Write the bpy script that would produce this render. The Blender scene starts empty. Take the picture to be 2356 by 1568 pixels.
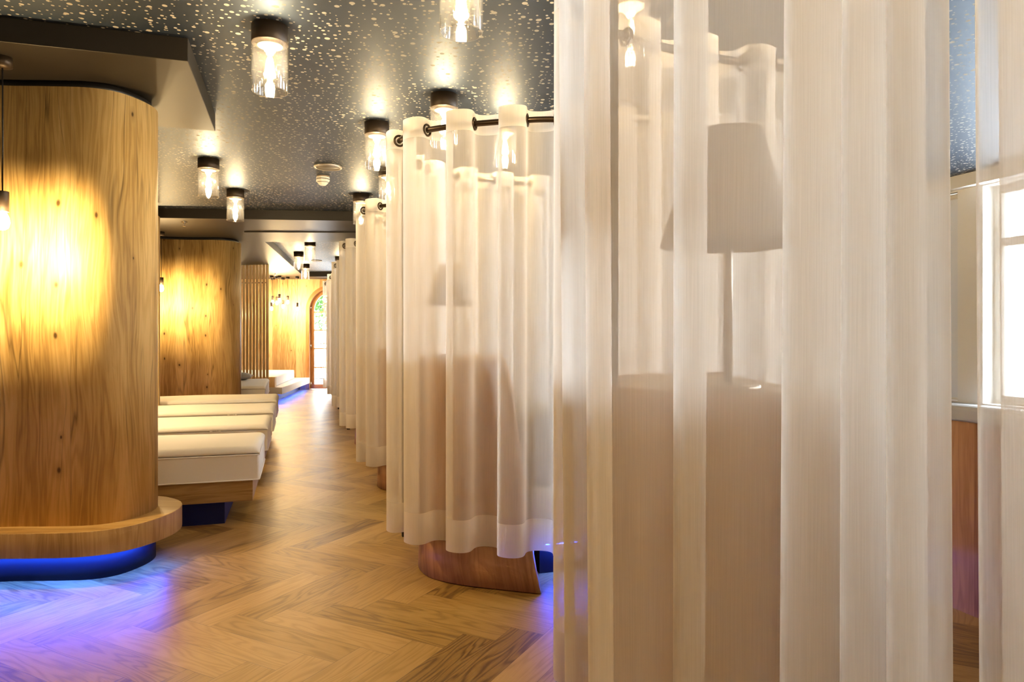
import bpy, bmesh, math, random
from mathutils import Vector, Matrix

random.seed(7)
S = bpy.context.scene
C = S.collection
PI = math.pi
F, CX, HY, EYE = 1600.0, 1178.0, 771.0, 1.25      # lens in pixels, image centre, horizon row, eye height
EU = Vector((-0.2923, 0.9563))                      # along the corridor
EV = Vector((0.9563, 0.2923))                       # across the corridor, to the right
YAW = math.atan2(EV.y, EV.x)
ZC, ZS = 2.66, 2.55                                 # ceiling, soffit underside

def px(x, Y):
    return (x - CX) / F * Y

def uv2xy(u, v):
    p = EU * u + EV * v
    return (p.x, p.y)

# ------------------------------------------------------------------ materials
def new_mat(name):
    m = bpy.data.materials.new(name)
    m.use_nodes = True
    nt = m.node_tree
    nt.nodes.clear()
    out = nt.nodes.new('ShaderNodeOutputMaterial')
    return m, nt, out

def N(nt, t, **kw):
    n = nt.nodes.new(t)
    for k, v in kw.items():
        if k == 'op':
            n.operation = v
        else:
            setattr(n, k, v)
    return n

def math_n(nt, op, a, b=None, c=None, clamp=False):
    n = nt.nodes.new('ShaderNodeMath')
    n.operation = op
    n.use_clamp = clamp
    for i, x in enumerate((a, b, c)):
        if x is None:
            continue
        if isinstance(x, (int, float)):
            n.inputs[i].default_value = x
        else:
            nt.links.new(x, n.inputs[i])
    return n.outputs[0]

def comb(nt, x, y, z=0.0):
    n = nt.nodes.new('ShaderNodeCombineXYZ')
    for i, v in enumerate((x, y, z)):
        if isinstance(v, (int, float)):
            n.inputs[i].default_value = v
        else:
            nt.links.new(v, n.inputs[i])
    return n.outputs[0]

def noise(nt, vec, scale=1.0, detail=3.0, rough=0.5, dist=0.0):
    n = nt.nodes.new('ShaderNodeTexNoise')
    n.inputs['Scale'].default_value = scale
    n.inputs['Detail'].default_value = detail
    n.inputs['Roughness'].default_value = rough
    n.inputs['Distortion'].default_value = dist
    nt.links.new(vec, n.inputs['Vector'])
    return n.outputs['Fac']

def ramp(nt, fac, stops):
    n = nt.nodes.new('ShaderNodeValToRGB')
    cr = n.color_ramp
    while len(cr.elements) > 1:
        cr.elements.remove(cr.elements[-1])
    cr.elements[0].position = stops[0][0]
    cr.elements[0].color = (*stops[0][1], 1) if len(stops[0][1]) == 3 else stops[0][1]
    for p, c in stops[1:]:
        e = cr.elements.new(p)
        e.color = (*c, 1)
    nt.links.new(fac, n.inputs[0])
    return n.outputs[0]

def mixc(nt, fac, a, b, mode='MIX'):
    n = nt.nodes.new('ShaderNodeMix')
    n.data_type = 'RGBA'
    n.blend_type = mode
    if isinstance(fac, (int, float)):
        n.inputs[0].default_value = fac
    else:
        nt.links.new(fac, n.inputs[0])
    for i, v in ((6, a), (7, b)):
        if isinstance(v, (tuple, list)):
            n.inputs[i].default_value = (*v[:3], 1)
        else:
            nt.links.new(v, n.inputs[i])
    return n.outputs[2]

def principled(nt, out, color, rough=0.5, metal=0.0, spec=0.5, normal=None):
    p = nt.nodes.new('ShaderNodeBsdfPrincipled')
    for key, v in (('Base Color', color), ('Roughness', rough), ('Metallic', metal)):
        if isinstance(v, (tuple, list)):
            p.inputs[key].default_value = (*v[:3], 1)
        elif isinstance(v, (int, float)):
            p.inputs[key].default_value = v
        else:
            nt.links.new(v, p.inputs[key])
    p.inputs['Specular IOR Level'].default_value = spec
    if normal is not None:
        nt.links.new(normal, p.inputs['Normal'])
    nt.links.new(p.outputs[0], out.inputs[0])
    return p

def simple(name, color, rough=0.5, metal=0.0, spec=0.5):
    m, nt, out = new_mat(name)
    principled(nt, out, color, rough, metal, spec)
    return m

def emit(name, color, strength):
    m, nt, out = new_mat(name)
    e = nt.nodes.new('ShaderNodeEmission')
    e.inputs[0].default_value = (*color, 1)
    e.inputs[1].default_value = strength
    nt.links.new(e.outputs[0], out.inputs[0])
    return m

def wood(name, light, mid, dark, board=0.42, knots=1.0, rough=0.45, seam=0.35, seed=0.0):
    """vertical-grain knotty oak veneer; the UV map is in metres with v along the grain"""
    m, nt, out = new_mat(name)
    uvn = nt.nodes.new('ShaderNodeUVMap')
    sep = nt.nodes.new('ShaderNodeSeparateXYZ')
    nt.links.new(uvn.outputs[0], sep.inputs[0])
    u, v = sep.outputs[0], sep.outputs[1]
    u = math_n(nt, 'ADD', u, 40.0 + seed)
    b = math_n(nt, 'DIVIDE', u, board)
    bi = math_n(nt, 'FLOOR', b)
    bf = math_n(nt, 'FRACT', b)
    wn = nt.nodes.new('ShaderNodeTexWhiteNoise')
    wn.noise_dimensions = '1D'
    nt.links.new(bi, wn.inputs['W'])
    rnd = wn.outputs['Value']
    off = math_n(nt, 'MULTIPLY', rnd, 23.0)
    # wandering of the grain
    wv = comb(nt, math_n(nt, 'MULTIPLY', u, 3.0), math_n(nt, 'MULTIPLY', v, 0.9), off)
    wander = math_n(nt, 'MULTIPLY', math_n(nt, 'SUBTRACT', noise(nt, wv, 1.0, 2.0), 0.5), 0.14)
    uu = math_n(nt, 'ADD', u, wander)
    # broad figure
    fig = noise(nt, comb(nt, math_n(nt, 'MULTIPLY', uu, 9.0), math_n(nt, 'MULTIPLY', v, 0.55), off), 1.0, 3.0, 0.55)
    rings = math_n(nt, 'MULTIPLY_ADD', math_n(nt, 'SINE', math_n(nt, 'MULTIPLY', fig, 70.0)), 0.5, 0.5)
    fine = noise(nt, comb(nt, math_n(nt, 'MULTIPLY', uu, 210.0), math_n(nt, 'MULTIPLY', v, 7.0), off), 1.0, 3.0, 0.65)
    big = noise(nt, comb(nt, math_n(nt, 'MULTIPLY', uu, 4.5), math_n(nt, 'MULTIPLY', v, 0.45), math_n(nt, 'ADD', off, 7.0)), 1.0, 2.0)
    fac = math_n(nt, 'ADD', math_n(nt, 'MULTIPLY', big, 0.62), math_n(nt, 'MULTIPLY', fine, 0.30))
    fac = math_n(nt, 'ADD', fac, math_n(nt, 'MULTIPLY', rings, 0.13))
    fac = math_n(nt, 'ADD', fac, math_n(nt, 'MULTIPLY', math_n(nt, 'SUBTRACT', rnd, 0.5), 0.26))
    col = ramp(nt, fac, [(0.30, dark), (0.50, mid), (0.68, light)])
    # long dark cracks
    cr = noise(nt, comb(nt, math_n(nt, 'MULTIPLY', uu, 9.0), math_n(nt, 'MULTIPLY', v, 0.5), math_n(nt, 'ADD', off, 3.0)), 1.0, 2.5, 0.5)
    cr = math_n(nt, 'ABSOLUTE', math_n(nt, 'SUBTRACT', cr, 0.5))
    cm = noise(nt, comb(nt, math_n(nt, 'MULTIPLY', uu, 5.0), math_n(nt, 'MULTIPLY', v, 1.6), math_n(nt, 'ADD', off, 11.0)), 1.0, 2.0)
    cm = math_n(nt, 'MULTIPLY', math_n(nt, 'SUBTRACT', cm, 0.44), 5.0, clamp=True)
    line = math_n(nt, 'SUBTRACT', 1.0, math_n(nt, 'DIVIDE', cr, 0.020), clamp=True)
    crack = math_n(nt, 'MULTIPLY', math_n(nt, 'MULTIPLY', line, cm), 0.7 * knots)
    col = mixc(nt, crack, col, tuple(c * 0.33 for c in dark))
    # knots
    vo = nt.nodes.new('ShaderNodeTexVoronoi')
    vo.voronoi_dimensions = '2D'
    vo.inputs['Scale'].default_value = 1.0
    nt.links.new(comb(nt, math_n(nt, 'MULTIPLY', uu, 5.5), math_n(nt, 'MULTIPLY', v, 3.1)), vo.inputs['Vector'])
    sepc = nt.nodes.new('ShaderNodeSeparateColor')
    nt.links.new(vo.outputs['Color'], sepc.inputs[0])
    pick = math_n(nt, 'GREATER_THAN', sepc.outputs[0], 0.86)
    kr = math_n(nt, 'MULTIPLY_ADD', sepc.outputs[1], 0.055, 0.022)
    kn = math_n(nt, 'SUBTRACT', 1.0, math_n(nt, 'DIVIDE', vo.outputs['Distance'], kr), clamp=True)
    kn = math_n(nt, 'MULTIPLY', math_n(nt, 'MULTIPLY', kn, pick), 1.7 * knots, clamp=True)
    halo = math_n(nt, 'SUBTRACT', 1.0, math_n(nt, 'DIVIDE', vo.outputs['Distance'], math_n(nt, 'MULTIPLY', kr, 3.2)), clamp=True)
    halo = math_n(nt, 'MULTIPLY', math_n(nt, 'MULTIPLY', halo, pick), 0.55 * knots)
    col = mixc(nt, halo, col, dark)
    col = mixc(nt, kn, col, tuple(c * 0.3 for c in dark))
    # board joints
    jd = math_n(nt, 'MINIMUM', bf, math_n(nt, 'SUBTRACT', 1.0, bf))
    js = math_n(nt, 'LESS_THAN', jd, 0.0016 / board)
    col = mixc(nt, math_n(nt, 'MULTIPLY', js, seam), col, tuple(c * 0.4 for c in dark))
    bump = nt.nodes.new('ShaderNodeBump')
    bump.inputs['Strength'].default_value = 0.12
    bump.inputs['Distance'].default_value = 0.004
    nt.links.new(math_n(nt, 'SUBTRACT', fine, math_n(nt, 'MULTIPLY', crack, 1.5)), bump.inputs['Height'])
    principled(nt, out, col, rough + 0.08, 0.0, 0.32, bump.outputs[0])
    return m

def parquet_mat():
    m, nt, out = new_mat('oak_parquet')
    uvn = nt.nodes.new('ShaderNodeUVMap')
    sep = nt.nodes.new('ShaderNodeSeparateXYZ')
    nt.links.new(uvn.outputs[0], sep.inputs[0])
    u, v = sep.outputs[0], sep.outputs[1]
    at = nt.nodes.new('ShaderNodeAttribute')
    at.attribute_name = 'plank'
    sc = nt.nodes.new('ShaderNodeSeparateColor')
    nt.links.new(at.outputs['Color'], sc.inputs[0])
    r1, r2 = sc.outputs[0], sc.outputs[1]
    off = math_n(nt, 'MULTIPLY', r1, 60.0)
    wv = comb(nt, math_n(nt, 'MULTIPLY', u, 6.0), math_n(nt, 'MULTIPLY', v, 1.6), off)
    wander = math_n(nt, 'MULTIPLY', math_n(nt, 'SUBTRACT', noise(nt, wv, 1.0, 2.0), 0.5), 0.10)
    uu = math_n(nt, 'ADD', u, wander)
    fig = noise(nt, comb(nt, math_n(nt, 'MULTIPLY', uu, 9.0), math_n(nt, 'MULTIPLY', v, 0.9), off), 1.0, 2.0, 0.5)
    rings = math_n(nt, 'MULTIPLY_ADD', math_n(nt, 'SINE', math_n(nt, 'MULTIPLY', fig, 95.0)), 0.5, 0.5)
    rings = math_n(nt, 'POWER', rings, 2.0)
    fine = noise(nt, comb(nt, math_n(nt, 'MULTIPLY', uu, 260.0), math_n(nt, 'MULTIPLY', v, 9.0), off), 1.0, 3.0, 0.65)
    fac = math_n(nt, 'ADD', math_n(nt, 'MULTIPLY', r2, 0.42), math_n(nt, 'MULTIPLY', fine, 0.42))
    fac = math_n(nt, 'ADD', fac, math_n(nt, 'MULTIPLY', math_n(nt, 'SUBTRACT', 1.0, rings), 0.20))
    col = ramp(nt, fac, [(0.20, (0.125, 0.062, 0.013)), (0.52, (0.345, 0.205, 0.044)), (0.85, (0.46, 0.285, 0.088))])
    ed = sc.outputs[2]
    # joint lines from the plank's own UV (u in 0..w, v in 0..l, stored in the second map)
    uv2 = nt.nodes.new('ShaderNodeUVMap')
    uv2.uv_map = 'joint'
    s2 = nt.nodes.new('ShaderNodeSeparateXYZ')
    nt.links.new(uv2.outputs[0], s2.inputs[0])
    du = math_n(nt, 'MINIMUM', s2.outputs[0], math_n(nt, 'SUBTRACT', 0.15, s2.outputs[0]))
    dv = math_n(nt, 'MINIMUM', s2.outputs[1], math_n(nt, 'SUBTRACT', 0.70, s2.outputs[1]))
    d = math_n(nt, 'MINIMUM', du, dv)
    j = math_n(nt, 'SUBTRACT', 1.0, math_n(nt, 'DIVIDE', d, 0.0018), clamp=True)
    col = mixc(nt, math_n(nt, 'MULTIPLY', j, 0.75), col, (0.06, 0.03, 0.012))
    bump = nt.nodes.new('ShaderNodeBump')
    bump.inputs['Strength'].default_value = 0.15
    bump.inputs['Distance'].default_value = 0.003
    nt.links.new(math_n(nt, 'SUBTRACT', fine, j), bump.inputs['Height'])
    rg = math_n(nt, 'MULTIPLY_ADD', fine, 0.14, 0.33)
    principled(nt, out, col, rg, 0.0, 0.45, bump.outputs[0])
    return m

def ceiling_mat():
    m, nt, out = new_mat('perforated_metal')
    tc = nt.nodes.new('ShaderNodeTexCoord')
    holes = None
    for scale, lo, hi, sh in ((15.0, 0.05, 0.20, 0.0), (24.0, 0.08, 0.21, 3.7)):
        mp = nt.nodes.new('ShaderNodeMapping')
        mp.inputs['Location'].default_value = (sh, sh * 0.7, 0)
        nt.links.new(tc.outputs['Object'], mp.inputs[0])
        vo = nt.nodes.new('ShaderNodeTexVoronoi')
        vo.voronoi_dimensions = '2D'
        vo.inputs['Scale'].default_value = scale
        vo.inputs['Randomness'].default_value = 0.85
        nt.links.new(mp.outputs[0], vo.inputs['Vector'])
        s = nt.nodes.new('ShaderNodeSeparateColor')
        nt.links.new(vo.outputs['Color'], s.inputs[0])
        rad = math_n(nt, 'MULTIPLY_ADD', math_n(nt, 'POWER', s.outputs[0], 1.6), hi - lo, lo)
        h = math_n(nt, 'LESS_THAN', vo.outputs['Distance'], rad)
        h = math_n(nt, 'MULTIPLY', h, math_n(nt, 'GREATER_THAN', s.outputs[1], 0.25))
        holes = h if holes is None else math_n(nt, 'MAXIMUM', holes, h)
    plate = nt.nodes.new('ShaderNodeBsdfPrincipled')
    plate.inputs['Base Color'].default_value = (0.052, 0.070, 0.098, 1)
    plate.inputs['Metallic'].default_value = 0.9
    plate.inputs['Roughness'].default_value = 0.52
    fleece = nt.nodes.new('ShaderNodeBsdfDiffuse')
    fleece.inputs[0].default_value = (0.40, 0.375, 0.32, 1)
    mx = nt.nodes.new('ShaderNodeMixShader')
    nt.links.new(holes, mx.inputs[0])
    nt.links.new(plate.outputs[0], mx.inputs[1])
    nt.links.new(fleece.outputs[0], mx.inputs[2])
    nt.links.new(mx.outputs[0], out.inputs[0])
    return m

def sheer_mat(name, opacity, color=(0.90, 0.865, 0.82)):
    m, nt, out = new_mat(name)
    uvn = nt.nodes.new('ShaderNodeUVMap')
    sep = nt.nodes.new('ShaderNodeSeparateXYZ')
    nt.links.new(uvn.outputs[0], sep.inputs[0])
    warp = noise(nt, comb(nt, math_n(nt, 'MULTIPLY', sep.outputs[0], 420.0), math_n(nt, 'MULTIPLY', sep.outputs[1], 5.0)), 1.0, 2.0, 0.6)
    lw = nt.nodes.new('ShaderNodeLayerWeight')
    lw.inputs['Blend'].default_value = 0.35
    # woven cloth closes up as the threads are seen edge-on
    op = math_n(nt, 'MULTIPLY_ADD', lw.outputs['Facing'], 0.55, opacity)
    op = math_n(nt, 'ADD', op, math_n(nt, 'MULTIPLY', math_n(nt, 'SUBTRACT', warp, 0.5), 0.16), clamp=True)
    dif = nt.nodes.new('ShaderNodeBsdfDiffuse')
    dif.inputs[0].default_value = (*color, 1)
    trl = nt.nodes.new('ShaderNodeBsdfTranslucent')
    trl.inputs[0].default_value = (*color, 1)
    mx = nt.nodes.new('ShaderNodeMixShader')
    mx.inputs[0].default_value = 0.48
    nt.links.new(dif.outputs[0], mx.inputs[1])
    nt.links.new(trl.outputs[0], mx.inputs[2])
    tr = nt.nodes.new('ShaderNodeBsdfTransparent')
    m2 = nt.nodes.new('ShaderNodeMixShader')
    nt.links.new(op, m2.inputs[0])
    nt.links.new(tr.outputs[0], m2.inputs[1])
    nt.links.new(mx.outputs[0], m2.inputs[2])
    nt.links.new(m2.outputs[0], out.inputs[0])
    return m

def glass_mat(name, tint=(0.97, 0.97, 0.95), refl=0.6, haze=0.0, blend=0.35):
    m, nt, out = new_mat(name)
    lw = nt.nodes.new('ShaderNodeLayerWeight')
    lw.inputs['Blend'].default_value = blend
    tr = nt.nodes.new('ShaderNodeBsdfTransparent')
    tr.inputs[0].default_value = (*tint, 1)
    gl = nt.nodes.new('ShaderNodeBsdfGlossy')
    gl.inputs['Roughness'].default_value = 0.06
    gl.inputs[0].default_value = (1, 1, 1, 1)
    trl = nt.nodes.new('ShaderNodeBsdfTranslucent')
    trl.inputs[0].default_value = (1, 1, 1, 1)
    m0 = nt.nodes.new('ShaderNodeMixShader')
    m0.inputs[0].default_value = haze
    nt.links.new(tr.outputs[0], m0.inputs[1])
    nt.links.new(trl.outputs[0], m0.inputs[2])
    mx = nt.nodes.new('ShaderNodeMixShader')
    nt.links.new(math_n(nt, 'MULTIPLY_ADD', lw.outputs['Facing'], refl, 0.03), mx.inputs[0])
    nt.links.new(m0.outputs[0], mx.inputs[1])
    nt.links.new(gl.outputs[0], mx.inputs[2])
    nt.links.new(mx.outputs[0], out.inputs[0])
    return m

def leaf_mat():
    m, nt, out = new_mat('leaf_green')
    tc = nt.nodes.new('ShaderNodeTexCoord')
    n = noise(nt, tc.outputs['Object'], 3.0, 2.0)
    col = ramp(nt, n, [(0.3, (0.015, 0.045, 0.010)), (0.6, (0.05, 0.11, 0.03)), (0.8, (0.10, 0.16, 0.06))])
    dif = nt.nodes.new('ShaderNodeBsdfDiffuse')
    trl = nt.nodes.new('ShaderNodeBsdfTranslucent')
    nt.links.new(col, dif.inputs[0])
    nt.links.new(col, trl.inputs[0])
    mx = nt.nodes.new('ShaderNodeMixShader')
    nt.links.new(dif.outputs[0], mx.inputs[1])
    nt.links.new(trl.outputs[0], mx.inputs[2])
    nt.links.new(mx.outputs[0], out.inputs[0])
    return m

def plaster_mat(name, col):
    m, nt, out = new_mat(name)
    tc = nt.nodes.new('ShaderNodeTexCoord')
    n = noise(nt, tc.outputs['Object'], 40.0, 3.0)
    bump = nt.nodes.new('ShaderNodeBump')
    bump.inputs['Strength'].default_value = 0.08
    bump.inputs['Distance'].default_value = 0.004
    nt.links.new(n, bump.inputs['Height'])
    principled(nt, out, col, 0.85, 0.0, 0.2, bump.outputs[0])
    return m

def fabric_mat(name, col, scale=900.0, rough=0.9):
    m, nt, out = new_mat(name)
    tc = nt.nodes.new('ShaderNodeTexCoord')
    n = noise(nt, tc.outputs['Object'], scale, 2.0)
    c = mixc(nt, math_n(nt, 'MULTIPLY', n, 0.35), col, tuple(x * 0.75 for x in col))
    principled(nt, out, c, rough, 0.0, 0.15)
    return m

M = {}
M['clad'] = wood('oak_veneer', (0.68, 0.475, 0.20), (0.53, 0.345, 0.118), (0.28, 0.16, 0.05), 0.46, 1.0)
M['bench'] = wood('oak_bench', (0.46, 0.295, 0.11), (0.35, 0.205, 0.068), (0.20, 0.105, 0.033), 0.5, 0.25, 0.4, 0.0, 3.0)
M['oak_far'] = wood('oak_panel', (0.60, 0.42, 0.21), (0.50, 0.32, 0.14), (0.30, 0.17, 0.06), 0.55, 0.8, 0.45, 0.3, 5.0)
M['slat'] = wood('oak_slat', (0.80, 0.62, 0.36), (0.70, 0.50, 0.26), (0.48, 0.30, 0.13), 0.9, 0.7, 0.5, 0.0, 9.0)
M['door_wood'] = wood('larch_frame', (0.56, 0.30, 0.11), (0.46, 0.225, 0.075), (0.30, 0.13, 0.04), 0.7, 0.2, 0.4, 0.0, 2.0)
M['shell'] = wood('oak_headboard', (0.46, 0.245, 0.10), (0.36, 0.175, 0.068), (0.23, 0.10, 0.04), 0.6, 0.35, 0.4, 0.0, 13.0)
M['parquet'] = parquet_mat()
M['ceiling'] = ceiling_mat()
M['soffit'] = simple('bronze_panel', (0.014, 0.011, 0.008), 0.45, 0.0, 0.30)
M['cap'] = simple('bronze_cap', (0.045, 0.030, 0.018), 0.45, 0.5)
M['black'] = simple('black_steel', (0.012, 0.011, 0.012), 0.45, 0.2)
M['rod'] = simple('dark_bronze_rod', (0.085, 0.06, 0.04), 0.3, 0.85)
M['plinth'] = simple('black_plinth', (0.006, 0.005, 0.009), 0.6, 0.0, 0.25)
M['sheer'] = sheer_mat('sheer_voile', 0.50)
M['hem'] = sheer_mat('sheer_hem', 0.86)
M['glass'] = glass_mat('clear_glass', (0.985, 0.98, 0.965), 0.5, 0.008)
M['pane'] = glass_mat('window_glass', (0.97, 0.98, 0.98), 0.5)
M['bulb'] = emit('lit_filament', (1.0, 0.80, 0.50), 38.0)
M['bulb_glass'] = glass_mat('bulb_glass', (1.0, 0.97, 0.9), 0.3)
M['socket'] = simple('white_socket', (0.42, 0.37, 0.29), 0.5)
M['led'] = emit('blue_led', (0.015, 0.080, 1.0), 85.0)
M['led_dim'] = emit('soft_blue_led', (0.02, 0.08, 1.0), 22.0)
M['white_cloth'] = fabric_mat('white_cover', (0.80, 0.77, 0.72))
M['grey_cloth'] = fabric_mat('grey_cover', (0.42, 0.41, 0.40))
M['shade'] = fabric_mat('linen_shade', (0.42, 0.34, 0.26))
M['brass'] = simple('lamp_stem', (0.42, 0.33, 0.23), 0.4, 0.5)
M['plaster'] = plaster_mat('white_plaster', (0.80, 0.79, 0.76))
M['warm_plaster'] = plaster_mat('warm_plaster', (0.62, 0.52, 0.40))
M['ledge'] = simple('grey_ledge', (0.42, 0.42, 0.41), 0.6)
M['white_plastic'] = simple('white_plastic', (0.80, 0.77, 0.70), 0.4)
M['grille'] = simple('speaker_mesh', (0.16, 0.14, 0.11), 0.6, 0.3)
M['ring'] = simple('speaker_ring', (0.40, 0.36, 0.30), 0.35, 0.6)
M['ink'] = simple('label_ink', (0.05, 0.035, 0.02), 0.7)
M['leaf'] = leaf_mat()
M['bark'] = simple('bark', (0.16, 0.11, 0.07), 0.9)
M['iron'] = simple('painted_iron', (0.05, 0.05, 0.055), 0.5, 0.3)
M['terrace'] = plaster_mat('terrace_stone', (0.70, 0.69, 0.66))
M['chrome'] = simple('chrome', (0.75, 0.74, 0.72), 0.2, 1.0)

# ------------------------------------------------------------------ mesh building
class MB:
    def __init__(self):
        self.v, self.f, self.uv, self.sm = [], [], [], []

    def face(self, idx, uv, smooth=False):
        self.f.append(tuple(idx)); self.uv.append(list(uv)); self.sm.append(smooth)

    def box(self, c, s, rot=0.0, grain='x'):
        cx, cy, cz = c
        hx, hy, hz = s[0] / 2, s[1] / 2, s[2] / 2
        b = len(self.v)
        loc = []
        for z in (-hz, hz):
            for y in (-hy, hy):
                for x in (-hx, hx):
                    loc.append((x, y, z))
        ca, sa = math.cos(rot), math.sin(rot)
        for x, y, z in loc:
            self.v.append((cx + x * ca - y * sa, cy + x * sa + y * ca, cz + z))
        g = 'xyz'.index(grain)
        quads = (((0, 2, 3, 1), 2), ((4, 5, 7, 6), 2), ((0, 1, 5, 4), 1), ((2, 6, 7, 3), 1), ((0, 4, 6, 2), 0), ((1, 3, 7, 5), 0))
        ofs = random.random() * 3
        for q, nax in quads:
            ax = [a for a in (0, 1, 2) if a != nax]
            if g in ax:
                va = g; ua = [a for a in ax if a != g][0]
            else:
                ua, va = ax
            self.face([b + i for i in q], [(loc[i][ua] + ofs + nax * 0.37, loc[i][va] + ofs) for i in q])
        return self

    def prism(self, loop, z0, z1, smooth=True, closed=True, caps=True):
        n = len(loop); b = len(self.v)
        for z in (z0, z1):
            for x, y in loop:
                self.v.append((x, y, z))
        s = [0.0]
        for i in range(n):
            a, c = loop[i], loop[(i + 1) % n]
            s.append(s[-1] + math.hypot(c[0] - a[0], c[1] - a[1]))
        for i in range(n if closed else n - 1):
            j = (i + 1) % n
            self.face([b + i, b + j, b + n + j, b + n + i], [(s[i], z0), (s[i + 1], z0), (s[i + 1], z1), (s[i], z1)], smooth)
        if caps and closed:
            self.face([b + n + i for i in range(n)], [(y, x) for x, y in loop])
            self.face([b + i for i in reversed(range(n))], [(loop[i][1], loop[i][0]) for i in reversed(range(n))])
        return self

    def lathe(self, prof, c=(0, 0, 0), n=32, smooth=True, close=False):
        b = len(self.v); k = len(prof)
        for r, z in prof:
            for i in range(n):
                a = 2 * PI * i / n
                self.v.append((c[0] + r * math.cos(a), c[1] + r * math.sin(a), c[2] + z))
        for j in range(k if close else k - 1):
            j2 = (j + 1) % k
            for i in range(n):
                i2 = (i + 1) % n
                u0, u1 = i / n, (i + 1) / n
                self.face([b + j * n + i, b + j * n + i2, b + j2 * n + i2, b + j2 * n + i],
                          [(u0, prof[j][1]), (u1, prof[j][1]), (u1, prof[j2][1]), (u0, prof[j2][1])], smooth)
        return self

    def tube(self, path, r, n=10, cap=True):
        P = [Vector(p) for p in path]
        b = len(self.v); m = len(P); s = 0.0
        up = Vector((0, 0, 1))
        lens = []
        for i, p in enumerate(P):
            t = (P[min(i + 1, m - 1)] - P[max(i - 1, 0)]).normalized()
            a = t.cross(up)
            if a.length < 1e-4:
                a = Vector((1, 0, 0))
            a.normalize(); d = a.cross(t).normalized()
            if i:
                s += (p - P[i - 1]).length
            lens.append(s)
            for k in range(n):
                an = 2 * PI * k / n
                q = p + (a * math.cos(an) + d * math.sin(an)) * r
                self.v.append(tuple(q))
        for i in range(m - 1):
            for k in range(n):
                k2 = (k + 1) % n
                self.face([b + i * n + k, b + i * n + k2, b + (i + 1) * n + k2, b + (i + 1) * n + k],
                          [(k / n, lens[i]), ((k + 1) / n, lens[i]), ((k + 1) / n, lens[i + 1]), (k / n, lens[i + 1])], True)
        if cap:
            self.face([b + k for k in reversed(range(n))], [(0, 0)] * n)
            self.face([b + (m - 1) * n + k for k in range(n)], [(0, 0)] * n)
        return self

    def torus(self, c, axis, R, r, n=22, k=8):
        ax = Vector(axis).normalized()
        a = ax.cross(Vector((0, 0, 1)))
        if a.length < 1e-4:
            a = Vector((1, 0, 0))
        a.normalize(); d = ax.cross(a)
        b = len(self.v); c = Vector(c)
        for i in range(n):
            t = 2 * PI * i / n
            rad = a * math.cos(t) + d * math.sin(t)
            for j in range(k):
                q = 2 * PI * j / k
                self.v.append(tuple(c + rad * (R + r * math.cos(q)) + ax * r * math.sin(q)))
        for i in range(n):
            for j in range(k):
                i2, j2 = (i + 1) % n, (j + 1) % k
                self.face([b + i * k + j, b + i2 * k + j, b + i2 * k + j2, b + i * k + j2], [(0, 0)] * 4, True)
        return self

    def build(self, name, mat, parent=None, origin=None, bevel=0.0, seg=2, solid=0.0, solid_off=-1.0):
        me = bpy.data.meshes.new(name)
        o0 = Vector(origin) if origin is not None else Vector((0, 0, 0))
        me.from_pydata([tuple(Vector(p) - o0) for p in self.v], [], self.f)
        ul = me.uv_layers.new(name='UVMap')
        k = 0
        for fu in self.uv:
            for q in fu:
                ul.data[k].uv = q
                k += 1
        for p, s in zip(me.polygons, self.sm):
            p.use_smooth = s
        me.materials.append(mat)
        me.validate()
        ob = bpy.data.objects.new(name, me)
        C.objects.link(ob)
        if parent is not None:
            ob.parent = parent
        elif origin is not None:
            ob.location = o0
        if solid:
            sm = ob.modifiers.new('thick', 'SOLIDIFY')
            sm.thickness = solid
            sm.offset = solid_off
        if bevel:
            bv = ob.modifiers.new('edge', 'BEVEL')
            bv.width = bevel
            bv.segments = seg
            bv.limit_method = 'ANGLE'
            bv.angle_limit = math.radians(50)
        return ob

def tag(o, label, cat, group=None, kind=None):
    if label: o['label'] = label
    if cat: o['category'] = cat
    if group: o['group'] = group
    if kind: o['kind'] = kind
    return o

def thing(name, label, cat, loc, rz=0.0, group=None):
    o = bpy.data.objects.new(name, None)
    o.empty_display_size = 0.1
    C.objects.link(o)
    o.location = loc
    o.rotation_euler = (0, 0, rz)
    return tag(o, label, cat, group)

def structure(o):
    o['kind'] = 'structure'
    return o

def copy_tree(o, parent=None):
    c = o.copy()
    C.objects.link(c)
    if parent is not None:
        c.parent = parent
    for ch in [x for x in KIDS.get(o.name, [])]:
        d = copy_tree(ch, c)
    return c

KIDS = {}
def index_kids():
    KIDS.clear()
    for o in list(C.objects):
        if o.parent is not None:
            KIDS.setdefault(o.parent.name, []).append(o)

def spline(pts, step=0.02, closed=False):
    P = [Vector(p) for p in pts]
    n = len(P)
    out = []
    for i in range(n if closed else n - 1):
        p0 = P[(i - 1) % n] if closed or i > 0 else P[0] * 2 - P[1]
        p1, p2 = P[i], P[(i + 1) % n]
        p3 = P[(i + 2) % n] if closed or i + 2 < n else P[-1] * 2 - P[-2]
        d = max(2, int((p2 - p1).length / step))
        for k in range(d):
            t = k / d
            out.append(0.5 * ((2 * p1) + (p2 - p0) * t + (2 * p0 - 5 * p1 + 4 * p2 - p3) * t * t + (3 * p1 - p0 - 3 * p2 + p3) * t ** 3))
    if not closed:
        out.append(P[-1])
    return [tuple(p) for p in out]

def resample(pts, step):
    P = [Vector(p) for p in pts]
    out = [P[0]]; acc = 0.0
    for a, b in zip(P, P[1:]):
        L = (b - a).length
        if L < 1e-9: continue
        t = step - acc
        while t <= L:
            out.append(a + (b - a) * (t / L)); t += step
        acc = L - (t - step)
    return out

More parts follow.
